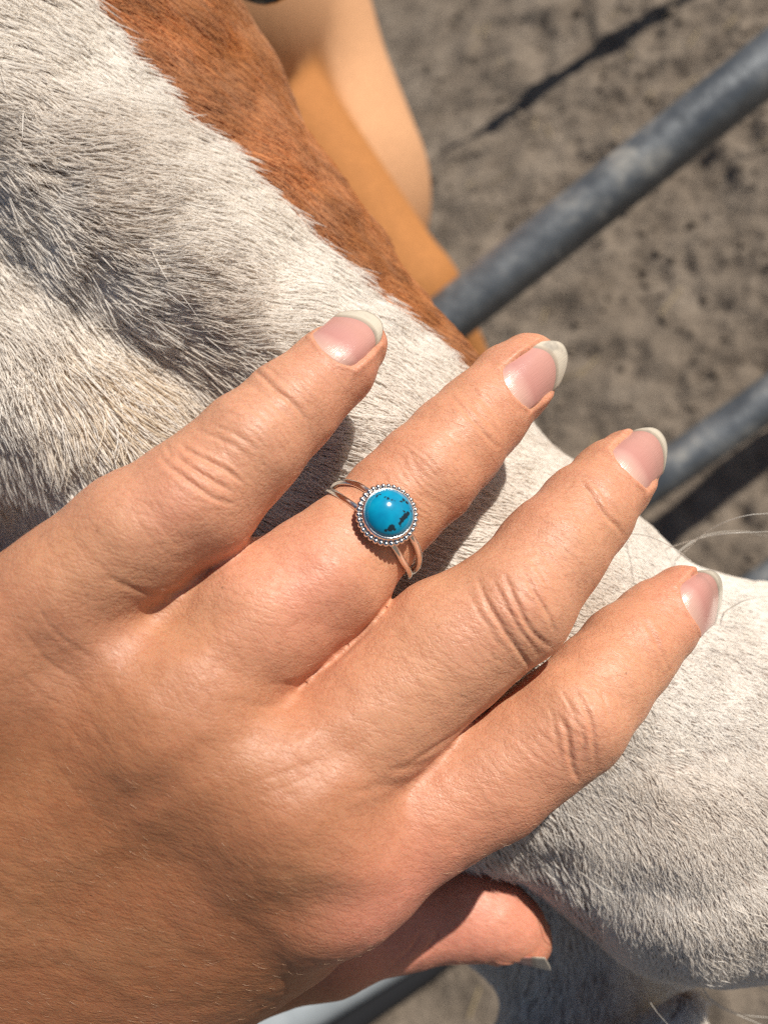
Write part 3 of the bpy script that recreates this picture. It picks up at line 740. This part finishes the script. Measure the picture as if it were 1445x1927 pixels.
# nails
m = NT('fingernail')
u = m.attr('along'); e = m.attr('edge')
bedc = m.ramp(u, [(.0, (.62, .39, .31)), (.16, (.57, .31, .26)), (.26, (.51, .24, .205)), (.65, (.55, .28, .235)), (1, (.49, .24, .20))])
oc = m.objc((1, 1, 1)); dn = m.noise(oc, 900, 4, .6)
fg = m.ramp(e, [(.5, (.36, .26, .215)), (.68, (.40, .32, .25)), (.9, (.50, .425, .335)), (1, (.60, .53, .43))])
freec = m.mix(m.ramp(m.noise(oc, 260, 3, .5), [(.5, (0, 0, 0)), (.72, (.8, .8, .8))]), fg, (.17, .15, .14))
m.l(m.mix(m.ramp(e, [(.47, (0, 0, 0)), (.53, (1, 1, 1))]), bedc, freec), m.p.inputs['Base Color'])
m.set(Roughness=.27, Specular_IOR_Level=.5, Coat_Weight=.5, Coat_Roughness=.16)
rid = m.noise(m.attr('ridge', 'Vector'), 14, 3, .6); m.l(m.bump(rid, .7, .00008), m.p.inputs['Normal'])
M_nail = m.m
for nm, q in nail_fr.items():
    nu, nv = 30, 22; Vn, al, ed, rg = [], [], [], []
    for layer in (0, 1):
        for i in range(nu):
            for j in range(nv):
                v = -1 + 2 * j / (nv - 1); t = i / (nu - 1)
                u0 = float(u_start(v)) - .02; u1 = 1.06 - .26 * abs(v) ** 2.8
                x = (u0 + (u1 - u0) * t); y = v * q['w'] * (1 - .08 * max(0, x - .8) / .2)
                z = float(nail_z(q, np.array(x * q['L']), np.array(y))) - .00016 - .00022 * abs(v) ** 4 - (.0002 if layer else 0) - .00022 * max(0, 1 - (x - u0) / .10)
                Vn.append(q['p0'] + q['a'] * q['L'] * x + q['s'] * y + q['n'] * z)
                al.append(x); ed.append(np.clip(.5 + (x - (q['bed'] - .13 * abs(v) ** 2)) * 6, 0, 1)); rg.append((x * .25, v * 2.0, 0))
    Fn = []
    for i in range(nu - 1):
        for j in range(nv - 1):
            a_ = i * nv + j; Fn.append((a_, a_ + nv, a_ + nv + 1, a_ + 1)); b_ = nu * nv + a_; Fn.append((b_, b_ + 1, b_ + nv + 1, b_ + nv))
    rim = [i * nv for i in range(nu)] + [(nu - 1) * nv + j for j in range(1, nv)] + [i * nv + nv - 1 for i in range(nu - 2, -1, -1)] + [j for j in range(nv - 2, 0, -1)]
    for a_, b_ in zip(rim, rim[1:] + rim[:1]): Fn.append((b_, a_, a_ + nu * nv, b_ + nu * nv))
    nme = mesh_from('fingernail', pfr.to(np.array(Vn)), Fn)
    attr(nme, 'along', al); attr(nme, 'edge', ed); attr(nme, 'ridge', np.array(rg), 'FLOAT_VECTOR')
    obj('fingernail', nme, M_nail, person)

# ------------------------------------------------------------------ ring
fa, fb = P(660, 1030, .1208), P(740, 950, .1232)
axr = nrm(P(728, 966, .1235) - P(650, 1040, .1195)); axr = nrm(np.array([.69, .655, -.33]))
cen = P(698, 1000, .1222); vv = nrm(-cen); fz = nrm(vv - axr * (vv @ axr)); fy = np.cross(fz, axr)
rfr = Frame(cen, np.stack([axr, fy, fz]))
ring = bpy.data.objects.new('ring', None); col.objects.link(ring); ring.matrix_world = rfr.matrix()
tag(ring, 'silver double band ring with round turquoise stone on the ring finger', 'ring')
m = NT('silver'); m.set(Base_Color=(.86, .83, .80, 1), Metallic=1, Roughness=.16)
nn = m.noise(m.objc(), 900, 3); m.l(m.ramp(nn, [(.3, (.10, .10, .10)), (.7, (.26, .26, .26))]), m.p.inputs['Roughness']); M_sil = m.m
m = NT('oxidised_silver'); m.set(Base_Color=(.32, .32, .33, 1), Metallic=1, Roughness=.4); M_ox = m.m
RB = 109 / FPX * .1222
for sgn in (-1, 1):
    a = np.linspace(0, 2 * math.pi, 97)
    offx = sgn * (.0002 + .0013 * np.clip(np.cos(a) * .9 + .35, 0, 1))
    pts = np.stack([offx, RB * np.sin(a), RB * .97 * np.cos(a)], 1)
    V_, F_ = tube(pts[:-1], .00048, 12, cap=False); n_ = 12; N0 = 96
    F_ += [((N0-1)*n_ + j, (N0-1)*n_ + (j+1) % n_, (j+1) % n_, j) for j in range(n_)]
    obj('band', mesh_from('band', V_, F_), M_sil, ring)
ST = 46 / FPX * .114; zt = RB * .97 + .0009
tilt = Matrix.Rotation(math.radians(-2), 3, 'X')
def lathe(prof, n=64):
    V_, F_ = [], []
    for r, z in prof:
        for k in range(n): V_.append((r * math.cos(6.2831853 * k / n), r * math.sin(6.2831853 * k / n), z))
    for i in range(len(prof) - 1):
        for k in range(n): F_.append((i*n+k, i*n+(k+1) % n, (i+1)*n+(k+1) % n, (i+1)*n+k))
    return np.array(V_), F_
so_ = np.array([.0002, .0001, zt])
V_, F_ = lathe([(0.0001, -.0009), (ST*1.17, -.0009), (ST*1.17, .0003), (ST*1.10, .0004), (ST*1.09, .0014), (ST*1.02, .0017), (ST*.98, .0016), (ST*.97, .0009)])
obj('bezel', mesh_from('bezel', V_ + so_, F_), M_sil, ring)
prof = [(ST * math.cos(t), .0013 + ST * .60 * math.sin(t)) for t in np.linspace(-.25, math.pi / 2 - .01, 26)]
V_, F_ = lathe(prof)
m = NT('turquoise'); oc = m.objc()
n1 = m.noise(oc, 330, 4, .6); cc = m.ramp(n1, [(.35, (.002, .20, .37)), (.55, (.002, .27, .45)), (.7, (.010, .32, .46))])
spots = None
sp = []
def stone_pt(dx, dy):                                             # offset from the stone's centre in photo pixels
    k = .1137 / FPX; v = rfr.R @ np.array([dx * k, -dy * k, 0.]); x, y = v[0], v[1]; r2 = min((x*x+y*y) / ST ** 2, .98)
    return (float(x + so_[0]), float(y + so_[1]), float(so_[2] + .0013 + ST * .60 * math.sqrt(1 - r2)))
tc = m.n('TexCoord'); wob = m.noise(tc.outputs['Object'], 1500, 3, .6, 1)
wm = m.n('Mix', data_type='VECTOR'); wm.inputs[0].default_value = .0009; m.l(tc.outputs['Object'], wm.inputs[4]); m.l(wob, wm.inputs[5])
mask = None
for dx, dy, r in [(20, 16, 6), (26, 9, 6.5), (31, 4, 5), (16, 22, 4), (33, -20, 4), (26, -23, 3), (20, -21, 2.5), (-20, -33, 2.5), (-25, -30, 2.5), (-5, -24, 3), (-10, -27, 2.2), (2, -20, 2.5), (-2, 32, 7), (-12, 36, 4), (24, 0, 2.5), (41, -4, 3), (8, -19, 1.6), (13, -20, 1.6), (38, -8, 1.6), (36, -13, 1.8), (22, 12, 2.5), (28, 12, 3), (18, 27, 2), (-7, 34, 3), (5, 35, 2.2)]:
    c_ = stone_pt(dx, dy); dd = m.n('VectorMath', operation='DISTANCE'); m.l(wm.outputs[1], dd.inputs[0]); dd.inputs[1].default_value = tuple(np.array(c_) + .00045)
    f = m.math('LESS_THAN', dd.outputs['Value'], r * .1137 / FPX)
    mask = f if mask is None else m.math('MAXIMUM', mask, f)
cc = m.mix(m.math('MULTIPLY', mask, .93), cc, (.012, .010, .010))
m.l(cc, m.p.inputs['Base Color']); m.set(Roughness=.12, Specular_IOR_Level=.5)
obj('stone', mesh_from('stone', V_ + so_, F_), m.m, ring)
bm = bmesh.new(); bmesh.ops.create_icosphere(bm, subdivisions=2, radius=.00042); bme = bpy.data.meshes.new('bead'); bm.to_mesh(bme); bm.free()
bme.polygons.foreach_set('use_smooth', np.ones(len(bme.polygons), bool)); bme.materials.append(M_sil)
NB = 34
for k in range(NB):
    o = bpy.data.objects.new('bead', bme); col.objects.link(o); o.parent = ring
    a = 6.2831853 * k / NB; o.location = (so_[0] + ST*1.20*math.cos(a), so_[1] + ST*1.20*math.sin(a), so_[2] + .00065)
bpy.context.view_layer.update()
